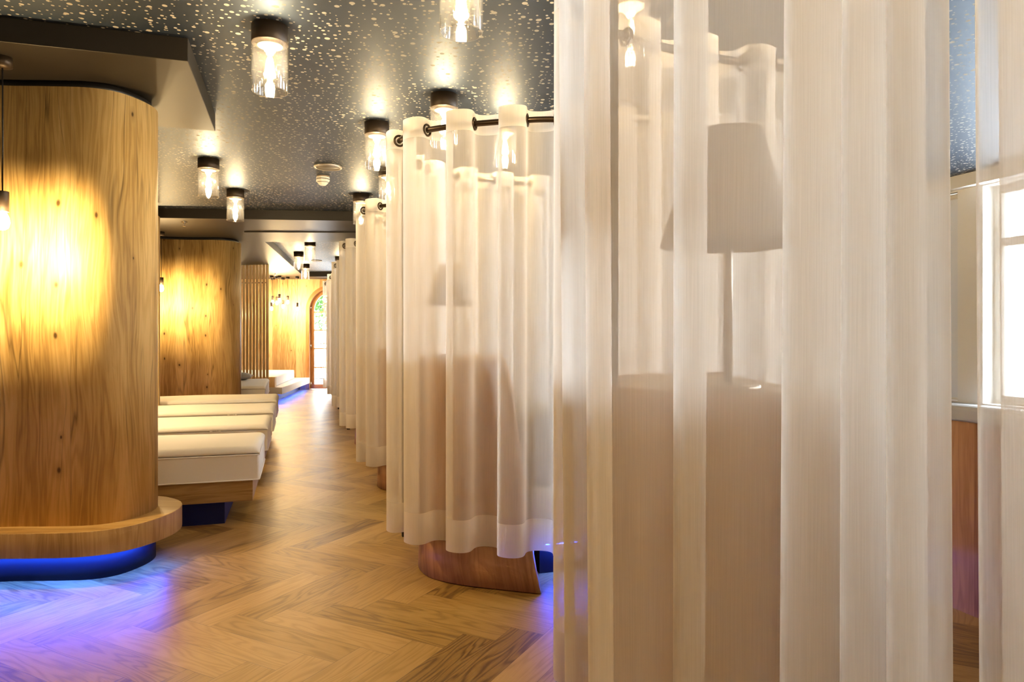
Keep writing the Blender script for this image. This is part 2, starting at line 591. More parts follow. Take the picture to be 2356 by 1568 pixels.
def offset_loop(loop, d):
    """grow (d > 0) a counter-clockwise or clockwise closed loop outward"""
    n = len(loop)
    area = sum(loop[i][0] * loop[(i + 1) % n][1] - loop[(i + 1) % n][0] * loop[i][1] for i in range(n))
    sg = 1.0 if area > 0 else -1.0
    out = []
    for i in range(n):
        a, b = loop[i - 1], loop[(i + 1) % n]
        tx, ty = b[0] - a[0], b[1] - a[1]
        l = math.hypot(tx, ty) or 1
        out.append((loop[i][0] + sg * ty / l * d, loop[i][1] - sg * tx / l * d))
    return out

def point_light(loc, energy, color, radius=0.02, parent=None, name='bulb_light'):
    l = bpy.data.lights.new(name, 'POINT')
    l.energy = energy
    l.color = color
    l.shadow_soft_size = radius
    o = bpy.data.objects.new(name, l)
    C.objects.link(o)
    o.location = loc
    if parent is not None:
        o.parent = parent
    return o

WARM = (1.0, 0.76, 0.45)

# ------------------------------------------------------------------ camera
cam = bpy.data.cameras.new('camera')
cam.sensor_width = 36.0
cam.lens = F / 2356.0 * 36.0
cam.shift_y = -(784.0 - HY) / 2356.0
cam.clip_start = 0.02
co = bpy.data.objects.new('camera', cam)
C.objects.link(co)
co.location = (0, 0, EYE)
co.rotation_euler = (PI / 2, 0, 0)
S.camera = co

# ------------------------------------------------------------------ the room
YB = 16.1
def build_floor():
    # herringbone: 0.15 x 0.70 m planks at 45 degrees to the corridor, rows across it
    w, l = 0.15, 0.70
    verts, faces, uvs, jt, cols = [], [], [], [], []
    r2 = math.sqrt(2.0)
    rng = random.Random(3)
    step = w * r2
    h, ww = l / r2, w / r2
    for r in range(-12, 40):
        sgn = 1 if r % 2 == 0 else -1
        u0 = 2.847 - h + (r // 2) * 2 * h
        v00 = 0.0212 - h
        if sgn < 0:
            u0 += h - ww
            v00 += h + ww
        if u0 < -3.4 or u0 > 18.5: continue
        ax = Vector((sgn / r2, 1 / r2))       # (v, u)
        nx = Vector((1 / r2, -1 / r2)) if sgn > 0 else Vector((1 / r2, 1 / r2))
        for k in range(-60, 60):
            base = Vector((v00 + k * step, u0))
            q = [base, base + nx * w, base + nx * w + ax * l, base + ax * l]
            cen = sum(q, Vector((0, 0))) / 4
            if cen.x < -5.0 or cen.x > 6.0: continue
            pts = [uv2xy(p.y, p.x) for p in q]
            if min(p[1] for p in pts) > YB + 0.25: continue
            b = len(verts)
            verts += [(p[0], p[1], 0.0) for p in pts]
            faces.append((b, b + 1, b + 2, b + 3))
            du, dv = rng.random() * 9, rng.random() * 9
            uvs.append([(du, dv), (du + w, dv), (du + w, dv + l), (du, dv + l)])
            jt.append([(0, 0), (w, 0), (w, l), (0, l)])
            cols.append((rng.random(), rng.random(), rng.random()))
    me = bpy.data.meshes.new('floor')
    me.from_pydata(verts, [], faces)
    a = me.uv_layers.new(name='UVMap'); b = me.uv_layers.new(name='joint')
    me.color_attributes.new('plank', 'FLOAT_COLOR', 'CORNER')
    a, b, ca = me.uv_layers['UVMap'], me.uv_layers['joint'], me.color_attributes['plank']
    k = 0
    for i in range(len(faces)):
        for j in range(4):
            a.data[k].uv = uvs[i][j]; b.data[k].uv = jt[i][j]
            ca.data[k].color = (*cols[i], 1)
            k += 1
    me.materials.append(M['parquet'])
    o = bpy.data.objects.new('floor', me)
    C.objects.link(o)
    return structure(o)

build_floor()

def rect_uv(u0, u1, v0, v1):
    return [uv2xy(u0, v0), uv2xy(u0, v1), uv2xy(u1, v1), uv2xy(u1, v0)]

def slab(name, loop, z0, z1, mat):
    return structure(MB().prism(loop, z0, z1, smooth=False).build(name, mat))

VL, VR, UB = -4.6, 5.65, -2.6
sub = slab('floor_screed', rect_uv(UB - 0.3, 17.3, VL - 0.3, VR + 0.3), -0.22, -0.012, M['plinth'])
slab('ceiling', rect_uv(UB - 0.3, 18.6, VL - 0.3, VR + 0.3), ZC, ZC + 0.2, M['ceiling'])

def wall_box(name, u0, u1, v0, v1, z0, z1, mat, mb=None):
    m = mb or MB()
    c = uv2xy((u0 + u1) / 2, (v0 + v1) / 2)
    m.box((c[0], c[1], (z0 + z1) / 2), (v1 - v0, u1 - u0, z1 - z0), YAW, 'z')
    return m

structure(wall_box('wall_left', UB, 17.2, VL - 0.25, VL, 0, ZC, None).build('wall_left', M['oak_far']))
structure(wall_box('wall_rear', UB - 0.25, UB, VL - 0.25, VR + 0.25, 0, ZC, None).build('wall_rear', M['warm_plaster']))

# right wall: white piers and lintel above a grey ledge and an oak dado
WIN = [(-1.6, -0.24), (0.8, 2.16), (3.2, 4.56), (4.80, 6.98), (7.2, 9.4)]
mb = MB()
wall_box('', UB, 15.6, VR, VR + 0.3, 0.0, 0.66, None, mb)
wall_box('', UB, 15.6, VR, VR + 0.3, 2.54, ZC, None, mb)
edges = [UB] + [x for w in WIN for x in w] + [15.6]
for i in range(0, len(edges), 2):
    wall_box('', edges[i], edges[i + 1], VR, VR + 0.3, 0.66, 2.54, None, mb)
structure(mb.build('wall_right', M['plaster']))
structure(wall_box('', UB, 15.4, VR - 0.10, VR, ZS, ZC, None).build('trim_1', M['plaster']))
structure(wall_box('', UB, 15.4, VR - 0.16, VR + 0.02, 0.53, 0.65, None).build('trim_2', M['ledge'], bevel=0.006))
structure(wall_box('', UB, 15.4, VR - 0.06, VR, 0.0, 0.53, None).build('trim_3', M['shell']))
for i, (a, b) in enumerate(WIN):
    m = MB()
    vm = VR + 0.16
    for uu in (a + 0.035, b - 0.035, (a + b) / 2):
        wall_box('', uu - 0.035, uu + 0.035, vm - 0.035, vm + 0.035, 0.66, 2.54, None, m)
    for zz in (0.695, 2.05, 2.505):
        wall_box('', a, b, vm - 0.03, vm + 0.03, zz - 0.035, zz + 0.035, None, m)
    w = structure(m.build('window_%d' % (i + 2), M['white_plastic']))
    g = wall_box('', a, b, vm - 0.004, vm + 0.004, 0.68, 2.52, None).build('pane', M['pane'], w)

def blind_mat():
    m, nt, out = new_mat('white_blind')
    dif = nt.nodes.new('ShaderNodeBsdfDiffuse'); dif.inputs[0].default_value = (0.78, 0.79, 0.80, 1)
    trl = nt.nodes.new('ShaderNodeBsdfTranslucent'); trl.inputs[0].default_value = (0.5, 0.53, 0.56, 1)
    mx = nt.nodes.new('ShaderNodeMixShader'); mx.inputs[0].default_value = 0.085
    nt.links.new(dif.outputs[0], mx.inputs[1]); nt.links.new(trl.outputs[0], mx.inputs[2])
    nt.links.new(mx.outputs[0], out.inputs[0])
    return m
M['blind'] = blind_mat()  # blinds are added to cut the outside brightness to a pale white
for (a, b), lb in (((4.80, 6.98), 'assumed white roller blind, added to dim the window in the gap of the foreground curtain'),
                   ((7.2, 9.4), 'assumed white roller blind, added to dim the window farther along the right wall')):
    c = uv2xy((a + b) / 2, VR + 0.06)
    t = thing('added_blind', lb, 'window blind', (c[0], c[1], 2.54), YAW, 'added white roller blinds')
    MB().box((0, 0, -0.945), (0.003, b - a - 0.006, 1.83)).build('blind_fabric', M['blind'], t)
    MB().tube([(0, -(b - a) / 2 + 0.01, -0.03), (0, (b - a) / 2 - 0.01, -0.03)], 0.025, 14).build('roller', M['white_plastic'], t)
    MB().box((0, 0, -1.866), (0.012, b - a - 0.01, 0.025)).build('bottom_bar', M['white_plastic'], t)

# back wall with the arched doorway
XD, RD, ZSP = -4.205, 0.555, 1.845          # arch centre, radius, springing height
def arch_loop(r, z0=0.0, n=28, xc=XD, zs=ZSP):
    pts = [(xc - r, z0), (xc - r, zs)]
    pts += [(xc - r * math.cos(PI * i / n), zs + r * math.sin(PI * i / n)) for i in range(1, n)]
    pts += [(xc + r, zs), (xc + r, z0)]
    return pts

def back_wall():
    XL, XR = -9.4, 1.4
    bm = bmesh.new()
    outer = [(XL, 0), (XD - RD, 0)] + arch_loop(RD)[1:-1] + [(XD + RD, 0), (XR, 0), (XR, ZC), (XL, ZC)]
    fr = [bm.verts.new((x, YB, z)) for x, z in outer]
    ed = [bm.edges.new((fr[i], fr[(i + 1) % len(fr)])) for i in range(len(fr))]
    bmesh.ops.triangle_fill(bm, edges=ed, use_beauty=True)
    ex = bmesh.ops.extrude_face_region(bm, geom=bm.faces[:])
    for v in [g for g in ex['geom'] if isinstance(g, bmesh.types.BMVert)]:
        v.co.y += 0.32
    bmesh.ops.recalc_face_normals(bm, faces=bm.faces[:])
    ul = bm.loops.layers.uv.new('UVMap')
    for f in bm.faces:
        for l in f.loops:
            l[ul].uv = (l.vert.co.x + l.vert.co.y, l.vert.co.z)
    me = bpy.data.meshes.new('wall_back')
    bm.to_mesh(me); bm.free()
    me.materials.append(M['oak_far'])
    o = bpy.data.objects.new('wall_back', me)
    C.objects.link(o)
    return structure(o)
back_wall()

def ring_prism(outer, inner, y0, y1):
    """a frame between two open (x, z) outlines, given depth along y"""
    m = MB()
    n = len(outer)
    for y in (y0, y1):
        for p in outer: m.v.append((p[0], y, p[1]))
        for p in inner: m.v.append((p[0], y, p[1]))
    s = 0
    for i in range(n - 1):
        d = math.hypot(outer[i + 1][0] - outer[i][0], outer[i + 1][1] - outer[i][1])
        o0, o1, a0, a1 = i, i + 1, n + i, n + i + 1
        k = 2 * n
        uv = [(0, s), (0, s + d), (0.1, s + d), (0.1, s)]
        m.face([o0, o1, a1, a0], uv)
        m.face([k + o1, k + o0, k + a0, k + a1], uv)
        m.face([o1, o0, k + o0, k + o1], uv)
        m.face([a0, a1, k + a1, k + a0], uv)
        s += d
    for e in (0, n - 1):
        m.face([e, n + e, 3 * n + e, 2 * n + e], [(0, 0), (0.1, 0), (0.1, 0.1), (0, 0.1)])
    return m

door = ring_prism(arch_loop(RD + 0.005), arch_loop(RD - 0.075), YB - 0.03, YB + 0.17).build('door_1', M['door_wood'])
structure(door)
leaf = ring_prism(arch_loop(RD - 0.073, 0.02), arch_loop(RD - 0.155, 0.02), YB + 0.09, YB + 0.15).build('door_leaf_frame', M['door_wood'], door)
m = MB()
for zz in (0.505, 0.94, 1.37, 1.79):
    m.box((XD, YB + 0.12, zz), (2 * (RD - 0.15), 0.035, 0.03), 0, 'x')
m.box((XD, YB + 0.12, 0.06), (2 * (RD - 0.08), 0.055, 0.10), 0, 'x')
m.box((XD, YB + 0.12, 1.2), (0.09, 0.045, 2.3), 0, 'z')
m.build('glazing_bars', M['door_wood'], door)
gl = MB()
loop = arch_loop(RD - 0.14, 0.05)
b = len(gl.v)
for y in (YB + 0.118, YB + 0.122):
    for p in loop: gl.v.append((p[0], y, p[1]))
n = len(loop)
gl.face(list(range(n)), [(0, 0)] * n)
gl.face([n + i for i in reversed(range(n))], [(0, 0)] * n)
gl.build('door_glass', M['pane'], door)
h = MB()
for zz in (0.12, 1.0, 1.9):
    h.lathe([(0.0, -0.05), (0.012, -0.05), (0.012, 0.05), (0.0, 0.05)], (XD - RD + 0.085, YB + 0.06, zz), 10)
h.build('hinge', M['chrome'], door)

# ceiling drops
def drop(name, loop, z0=ZS, z1=ZC):
    return structure(MB().prism(loop, z0, z1, smooth=False).build(name, M['soffit'], bevel=0.003))
sA, sB = Vector((-1.537, 3.30)), Vector((-1.89, 4.43))
left = -EV * 4.2
drop('soffit', [tuple(sA + left), tuple(sA), tuple(sB), tuple(sB + left)])
drop('soffit', [(-6.5, 7.45), (-3.96, 7.70), (-2.26, 7.86), (2.6, 8.3), (2.4, 9.6), (-3.42, 9.59), (-4.38, 14.3), (-4.6, 15.4), (-8.6, 15.4)])
drop('soffit', [(-3.35, 8.70), (2.5, 8.85), (2.4, 9.61), (-3.43, 9.60)], ZS - 0.012, ZS + 0.002)
drop('soffit', [(-8.9, 15.4), (1.0, 15.4), (1.0, YB), (-8.9, YB)])
# wooden divider between the loungers, its end meeting the ceiling drop
dv = Vector((-3.83, 7.55))
c0 = dv - EV * 1.1
structure(MB().box((c0.x, c0.y, ZC / 2 - 0.06), (2.2, 0.09, ZC - 0.12), YAW, 'z').build('wall_divider', M['clad']))

# ------------------------------------------------------------------ oak islands with bench ring and blue light
CL = [(-1.99, 3.87), (-2.012, 3.70), (-2.07, 3.60), (-2.18, 3.548), (-2.38, 3.532), (-2.59, 3.52), (-2.85, 3.45), (-3.15, 3.30), (-3.5, 3.20),
      (-3.8, 3.24), (-3.92, 3.42), (-3.8, 3.60), (-3.4, 3.72), (-3.0, 3.86), (-2.6, 4.02), (-2.25, 4.10), (-2.06, 4.02)]
clad_loop = spline(CL, 0.03, True)
def island(label, off):
    base = (-2.8, 3.65, 0)
    t = thing('oak_island', label, 'wooden island', (base[0] + off[0], base[1] + off[1], 0), 0, 'curved oak islands')
    MB().prism(clad_loop, 0.28, 2.515, True).build('cladding', M['clad'], t, base)
    MB().prism(offset_loop(clad_loop, -0.03), 2.51, 2.55, True).build('shadow_gap', M['black'], t, base)
    MB().prism(offset_loop(clad_loop, 0.125), 0.155, 0.28, True).build('bench_ring', M['bench'], t, base, bevel=0.004)
    MB().prism(offset_loop(clad_loop, -0.01), 0.0, 0.155, True).build('plinth', M['plinth'], t, base)
    lo, li = offset_loop(clad_loop, 0.088), offset_loop(clad_loop, 0.073)
    s = MB()
    n = len(lo)
    last = min(range(n), key=lambda i: math.hypot(clad_loop[i][0] + 3.8, clad_loop[i][1] - 3.24))
    ids = list(range(2, last))
    m_ = len(ids)
    for z in (0.149, 0.156):
        for i in ids: s.v.append((lo[i][0], lo[i][1], z))
        for i in ids: s.v.append((li[i][0], li[i][1], z))
    for i in range(m_ - 1):
        j = i + 1
        s.face([i, m_ + i, m_ + j, j], [(0, 0)] * 4)
        s.face([i, j, 2 * m_ + j, 2 * m_ + i], [(0, 0)] * 4)
        s.face([m_ + j, m_ + i, 3 * m_ + i, 3 * m_ + j], [(0, 0)] * 4)
    s.build('light_strip', M['led'], t, base)
    return t
island('large curved oak island with a bench ring and blue light under it, left foreground', (0, 0))
island('curved oak island standing behind the row of white loungers', (-1.74, 5.68))

# ------------------------------------------------------------------ pendant lamps
def pendant(loc, zb, label, energy=16.0, group='black cord pendants'):
    x, y = loc
    t = thing('pendant_lamp', label, 'pendant lamp', (x, y, ZS), 0, group)
    zz = zb - ZS
    MB().lathe([(0, 0), (0.040, 0), (0.040, -0.045), (0.012, -0.05), (0, -0.05)], n=24).build('ceiling_rose', M['cap'], t)
    MB().tube([(0, 0, -0.045), (0.001, 0, zz * 0.5), (0, 0, zz + 0.09)], 0.0035, 8).build('cord', M['black'], t)
    MB().lathe([(0, 0.095), (0.026, 0.095), (0.027, 0.092), (0.027, 0.0), (0.024, 0.0), (0.024, 0.02), (0, 0.02)], (0, 0, zz), 24).build('lamp_socket', M['cap'], t)
    MB().lathe([(0.0, 0.02), (0.014, 0.018), (0.014, 0.0), (0.026, -0.025), (0.030, -0.05), (0.024, -0.074), (0.010, -0.085), (0, -0.087)], (0, 0, zz), 20).build('bulb', M['bulb'], t)
    point_light((0, 0, zz - 0.098), energy, (1.0, 0.69, 0.31), 0.05, t)
    return t
pendant((-2.385, 3.255), 1.828, 'bronze pendant lamp in front of the left foreground oak island', 17)
pendant((px(371, 8.75), 8.75), 1.25 + (771 - 655) / F * 8.75, 'bronze pendant lamp in front of the far oak island', 17)
pendant((-3.05, 5.45), 1.55, 'added pendant lamp brightening the loungers, hidden behind the foreground oak island', 10)  # unseen lamp added to warm and brighten the lounger tops
pendant((-3.72, 6.75), 1.55, 'second added pendant lamp brightening the loungers, hidden behind the foreground oak island', 10)  # another unseen lamp, added for the same warm fill
cl = [(625.0, 705, 15.2), (627.5, 690, 15.7), (637, 692, 15.4), (643, 686, 15.2), (651, 700, 15.7), (662, 690, 15.5), (684, 706, 15.4)]
PL = ['leftmost of the pendant cluster by the far wall', 'second pendant from the left in the cluster by the far wall', 'third pendant from the left in the cluster by the far wall',
      'fourth pendant from the left, the shortest, in the cluster by the far wall', 'fifth pendant from the left in the cluster by the far wall',
      'sixth pendant from the left in the cluster by the far wall', 'rightmost pendant of the far cluster, nearest the arched door']
for (x, y, Y), lb in zip(cl, PL):
    pendant((px(x, Y), Y), 1.25 + (771 - y) / F * Y, lb, 5, 'pendant cluster by the far wall')

# ------------------------------------------------------------------ glass ceiling lamps
def lamp_proto():
    t = thing('ceiling_lamp', 'x', 'ceiling lamp', (0, 0, ZC), 0, 'glass cylinder ceiling lamps')
    MB().lathe([(0, 0), (0.081, 0), (0.081, -0.078), (0.079, -0.08), (0.058, -0.08), (0.058, -0.086), (0, -0.086)], n=40).build('cap', M['cap'], t)
    MB().lathe([(0.080, -0.080), (0.080, -0.296), (0.0785, -0.2985), (0.0755, -0.2985), (0.074, -0.296), (0.074, -0.080)], n=44).build('glass_cylinder', M['glass'], t)
    s = MB().lathe([(0, -0.084), (0.056, -0.084), (0.056, -0.090), (0.026, -0.092), (0.026, -0.112), (0.018, -0.118), (0.016, -0.128), (0, -0.128)], n=28).build('lamp_socket', M['socket'], t)
    b = MB().lathe([(0.013, -0.120), (0.015, -0.135), (0.026, -0.165), (0.0325, -0.195), (0.029, -0.222), (0.016, -0.243), (0, -0.25)], n=28).build('bulb', M['bulb_glass'], t)
    MB().lathe([(0, -0.128), (0.006, -0.13), (0.014, -0.150), (0.0185, -0.178), (0.014, -0.205), (0.009, -0.226), (0, -0.228)], n=16).build('filament', M['bulb'], b)
    return t
LAMPS = [((-1.107, 3.18), 'glass ceiling lamp above the corridor, large and nearest the foreground soffit'),
         ((-0.187, 2.56), 'glass ceiling lamp cut off by the top edge of the photo'),
         ((-0.40, 4.09), 'glass ceiling lamp with its lower end behind the nearest white curtain top'),
         ((-0.90, 4.63), 'glass ceiling lamp hanging right of the round ceiling speaker, fully visible'),
         ((-1.04, 5.84), 'glass ceiling lamp partly behind the left edge of the nearest white curtain'),
         ((-2.435, 5.58), 'glass ceiling lamp just right of the foreground oak island'),
         ((-2.685, 6.75), 'glass ceiling lamp just before the dark ceiling drop, over the loungers'),
         ((-1.51, 6.96), 'glass ceiling lamp above the second white curtain, before the dark ceiling drop'),
         ((-0.045, 4.56), 'glass ceiling lamp glowing through the top of the short white curtain'),
         ((0.476, 2.80), 'glass ceiling lamp glowing through the large foreground curtain'),
         ((-3.02, 10.4), 'small far ceiling lamp, highest of the group beyond the ceiling drop'),
         ((-3.62, 11.8), 'small far ceiling lamp left in the group beyond the ceiling drop'),
         ((-4.10, 13.8), 'small far ceiling lamp, lowest and most distant of the group before the far wall'),
         ((-3.10, 12.5), 'small far ceiling lamp peeping above the distant curtains'),
         ((-1.55, 0.6), 'unseen glass ceiling lamp added to brighten the near floor'),  # the out-of-frame lamps are added to brighten near curtains and floor
         ((0.30, 0.2), 'unseen glass ceiling lamp near the viewer, added for brightness'),
         ((0.95, -0.55), 'unseen glass ceiling lamp behind the viewer, added for brightness'),
         ((-0.55, -0.9), 'unseen glass ceiling lamp behind the viewer, over the corridor, added for brightness'),
         ((1.75, 1.95), 'unseen glass ceiling lamp over the foreground curtain, added for brightness'),
         ((1.9, 6.2), 'glass ceiling lamp by the white wall, seen as a dot in the curtain gap')]
lp = lamp_proto()
index_kids()
LE = 8.5
for i, (p, lb) in enumerate(LAMPS):
    o = lp if i == 0 else copy_tree(lp)
    o.location = (p[0], p[1], ZC)
    o['label'] = lb
    point_light((0, 0, -0.19), LE, WARM, 0.028, o)

# ------------------------------------------------------------------ small ceiling fittings
def speaker(x, y, r, label):
    t = thing('ceiling_speaker', label, 'ceiling speaker', (x, y, ZC), 0, 'round ceiling speakers')
    MB().lathe([(0, 0), (r, 0), (r, -0.012), (r * 0.97, -0.016), (r * 0.86, -0.016), (r * 0.86, -0.010), (0, -0.010)], n=44).build('ring', M['ring'], t)
    MB().lathe([(0, -0.0125), (r * 0.855, -0.0125), (r * 0.855, -0.010), (0, -0.010)], n=40).build('grille', M['grille'], t)
speaker(-1.535, 5.80, 0.114, 'round grey ceiling speaker beside the smoke detector')
speaker(-3.68, 13.1, 0.10, 'small round ceiling speaker beyond the ceiling drop')
t = thing('smoke_detector', 'white smoke detector on the perforated ceiling', 'smoke detector', (-1.675, 6.16, ZC))
MB().lathe([(0, 0), (0.055, 0), (0.055, -0.014), (0, -0.014)], n=32).build('mount', M['brass'], t)
MB().lathe([(0, -0.014), (0.060, -0.014), (0.060, -0.045), (0.048, -0.060), (0.026, -0.082), (0, -0.084)], n=8, smooth=False).build('body', M['white_plastic'], t)
MB().lathe([(0.0602, -0.026), (0.0612, -0.028), (0.0612, -0.032), (0.0602, -0.034)], n=8, smooth=False).lathe([(0.054, -0.055), (0.055, -0.056), (0.053, -0.060), (0.052, -0.059)], n=8, smooth=False).build('vent_slot', M['grille'], t)
def sprinkler(x, y, label):
    t = thing('sprinkler', label, 'sprinkler', (x, y, ZS), 0, 'ceiling sprinklers')
    MB().lathe([(0, 0), (0.034, 0), (0.034, -0.005), (0.012, -0.008), (0.009, -0.03), (0, -0.03)], n=20).build('body', M['chrome'], t)
    MB().lathe([(0, -0.05), (0.02, -0.05), (0.02, -0.047), (0.004, -0.045), (0.004, -0.03), (0, -0.03)], n=16).build('deflector', M['chrome'], t)
sprinkler(px(424, 7.98), 7.98, 'small sprinkler under the dark ceiling drop')
sprinkler(px(633, 14.6), 14.6, 'tiny sprinkler under the far ceiling drop, before the pendants')

# ------------------------------------------------------------------ white loungers
def soft_box(L, W, z0, z1, r, seg=4):
    m = MB()
    m.box((-L / 2, W / 2, (z0 + z1) / 2), (L, W, z1 - z0))
    return m
def lounger_proto():
    # local axes: foot at x = 0, head towards -x, width along +y
    t = thing('lounger', 'x', 'lounger', (0, 0, 0), YAW, 'white loungers in a row')
    MB().box((-1.02, 0.40, 0.0775), (1.60, 0.62, 0.155)).build('plinth', M['plinth'], t)
    MB().box((-0.985, 0.40, 0.224), (1.89, 0.76, 0.138), 0, 'x').build('frame', M['bench'], t, bevel=0.003)
    ms = soft_box(1.92, 0.80, 0.293, 0.468, 0.03)
    ms.build('mattress', M['white_cloth'], t, bevel=0.012, seg=3)
    pp = MB()
    for z in (0.298, 0.462):
        pth = [(0.001, 0.012, z), (0.001, 0.788, z), (-0.012, 0.801, z), (-1.91, 0.801, z), (-1.921, 0.79, z), (-1.921, 0.012, z), (-1.91, -0.001, z), (-0.012, -0.001, z), (0.001, 0.012, z)]
        pp.tube(pth, 0.005, 6, cap=False)
    pp.build('piping', M['white_cloth'], t)
    tp = MB()
    # topper: a soft pad whose edges roll down
    n1, n2 = 44, 22
    L, W = 1.93, 0.81
    def hgt(a, b):
        d = min(a, 1 - a) * L; e = min(b, 1 - b) * W
        k = min(1.0, d / 0.05) ; k2 = min(1.0, e / 0.05)
        rr = math.sqrt(max(0, 1 - (1 - k) ** 2)) * math.sqrt(max(0, 1 - (1 - k2) ** 2))
        return 0.472 + 0.040 * rr + 0.003 * math.sin(a * 9 + b * 4) * rr
    def warp(k, n): 
        t_ = k / n
        return 0.5 - 0.5 * math.cos(PI * t_)
    for i in range(n1 + 1):
        for j in range(n2 + 1):
            a, c = warp(i, n1), warp(j, n2)
            tp.v.append((0.005 - a * L, -0.005 + c * W, hgt(a, c)))
    for i in range(n1):
        for j in range(n2):
            k = i * (n2 + 1) + j
            tp.face([k, k + n2 + 1, k + n2 + 2, k + 1][::-1], [(0, 0)] * 4, True)
    tp.build('topper', M['white_cloth'], t, solid=0.012, solid_off=-1)
    return t
lo = lounger_proto()
index_kids()
BED = [((-1.675, 4.605), 'white lounger nearest the foreground oak island, its wooden frame and black plinth visible'),
       ((-2.028, 5.77), 'second white lounger of the row, label on its front edge'),
       ((-2.38, 6.93), 'third white lounger of the row, behind the labelled one'),
       ((-2.75, 8.12), 'fourth white lounger, in front of the far oak island')]
beds = []
for i, (p, lb) in enumerate(BED):
    o = lo if i == 0 else copy_tree(lo)
    o.location = (p[0], p[1], 0)
    o['label'] = lb
    beds.append(o)
def sewn_label(parent, x):
    lab = MB().box((x, -0.010, 0.474), (0.085, 0.003, 0.022)).build('sewn_label', M['white_cloth'], parent)
    cu = bpy.data.curves.new('t', 'FONT')
    cu.body = 'nova 2'
    cu.size = 0.017
    cu.align_x = 'CENTER'
    cu.extrude = 0.0004
    tmp = bpy.data.objects.new('t', cu)
    C.objects.link(tmp)
    bpy.context.view_layer.update()
    me = bpy.data.meshes.new_from_object(tmp.evaluated_get(bpy.context.evaluated_depsgraph_get()))
    bpy.data.objects.remove(tmp)
    me.transform(Matrix.Rotation(PI / 2, 4, 'X'))
    me.transform(Matrix.Translation((x, -0.0122, 0.468)))
    me.materials.clear(); me.materials.append(M['ink'])
    o = bpy.data.objects.new('lettering', me)
    C.objects.link(o)
    o.parent = lab
sewn_label(beds[1], -0.40)
sewn_label(beds[2], -0.38)
# loungers lying along the corridor, far left
def along(p, rz, label):
    o = copy_tree(lo)
    o.location = (p[0], p[1], 0); o.rotation_euler = (0, 0, rz)
    o['label'] = label
    o['group'] = 'white loungers along the far left wall'
    return o
# foot towards the viewer: local -x points along +corridor
a1 = math.atan2(-2.3, 0.80)
b5 = along((-4.36, 9.90), math.atan2(-2.35, 0.75), 'white lounger beyond the far oak island with a pillow on it, before the slats')
bpy.context.view_layer.update()

def pillow(name, loc, size, rz, tilt, label, mat, cat='pillow', sq=2.6):
    m = MB(); n1, n2 = 26, 16
    L, W, H = size
    for side in (1, -1):
        b = len(m.v)
        for i in range(n1 + 1):
            for j in range(n2 + 1):
                a, c = 2 * i / n1 - 1, 2 * j / n2 - 1
                k = (max(0, 1 - abs(a) ** sq) * max(0, 1 - abs(c) ** sq)) ** 0.5
                pin = 1 - 0.06 * (abs(a) ** 4) * (1 - c * c) - 0.0
                m.v.append((a * L / 2 * (1 - 0.05 * (1 - abs(c) ** 2)), c * W / 2 * (1 - 0.07 * (1 - abs(a) ** 2)) , side * H / 2 * k))
        for i in range(n1):
            for j in range(n2):
                q = b + i * (n2 + 1) + j
                f = [q, q + n2 + 1, q + n2 + 2, q + 1]
                m.face(f if side > 0 else f[::-1], [(0, 0)] * 4, True)
    o = m.build(name, mat)
    o.location = loc
    o.rotation_euler = (0, tilt, rz)
    return tag(o, label, cat)
pillow('pillow', (-4.60, 11.45, 0.575), (0.62, 0.42, 0.14), 0.25, 0.0, 'beige pillow on the far lounger in front of the slats', M['grey_cloth'])

# ------------------------------------------------------------------ slatted screen
pendant((-5.55, 13.9), 1.75, 'pendant lamp glowing behind the upright oak slats', 12, 'pendant cluster by the far wall')
t = thing('slat_screen', 'row of tall upright oak slats beyond the far island', 'slatted screen', (-4.75, 12.8, 0))
for i in range(13):
    x = -4.505 - i * 0.0665
    MB().box((x + 4.75, 0.012 * i, ZS / 2), (0.040, 0.12, ZS - 0.004), 0.42, 'z').build('slat', M['slat'], t, bevel=0.002)
MB().tube([(-0.65, 0.16, 2.22), (0.26, 0.0, 2.22)], 0.008, 8).build('threaded_rod', M['black'], t)

# ------------------------------------------------------------------ far corner platform bed
t = thing('platform_bed', 'far corner platform bed with white mattress and blue light below, beside the arched door', 'platform bed', (-4.9, 14.5, 0))
org = (-4.9, 14.5, 0)
pl = [(-4.36, 13.05), (-4.48, 13.9), (-4.62, 14.9), (-4.80, 16.06), (-6.4, 16.06), (-6.2, 13.05)]
MB().prism([(p[0] - 0.10, p[1]) if p[0] > -5 else p for p in pl], 0, 0.15, False).build('plinth', M['plinth'], t, org)
MB().prism([(-4.30, 13.0), (-4.40, 13.9), (-4.54, 14.9), (-4.68, 16.08), (-6.4, 16.08), (-6.2, 13.0)], 0.15, 0.275, False).build('platform', M['white_cloth'], t, org)  # slab's white imitates daylight on the bench, put into its colour
MB().prism([(-4.47, 13.12), (-4.93, 15.75), (-6.1, 15.75), (-5.9, 13.12)], 0.277, 0.468, False).build('mattress', M['white_cloth'], t, org, bevel=0.02, seg=3)
MB().prism([(-4.44, 13.02), (-4.44, 13.10), (-5.9, 13.10), (-5.9, 13.02)], 0.277, 0.47, False).build('end_board', M['slat'], t, org)
s = MB()
for (a, b_) in zip([(-4.40, 13.1), (-4.50, 13.95), (-4.63, 14.95), (-4.76, 15.95)], [(-4.50, 13.95), (-4.63, 14.95), (-4.76, 15.95), (-4.77, 16.0)]):
    k = len(s.v)
    for q in (a, b_):
        s.v += [(q[0], q[1], 0.145), (q[0] - 0.02, q[1], 0.145)]
    s.face([k, k + 1, k + 3, k + 2], [(0, 0)] * 4)
s.build('light_strip', M['led_dim'], t, org, solid=0.006, solid_off=0)

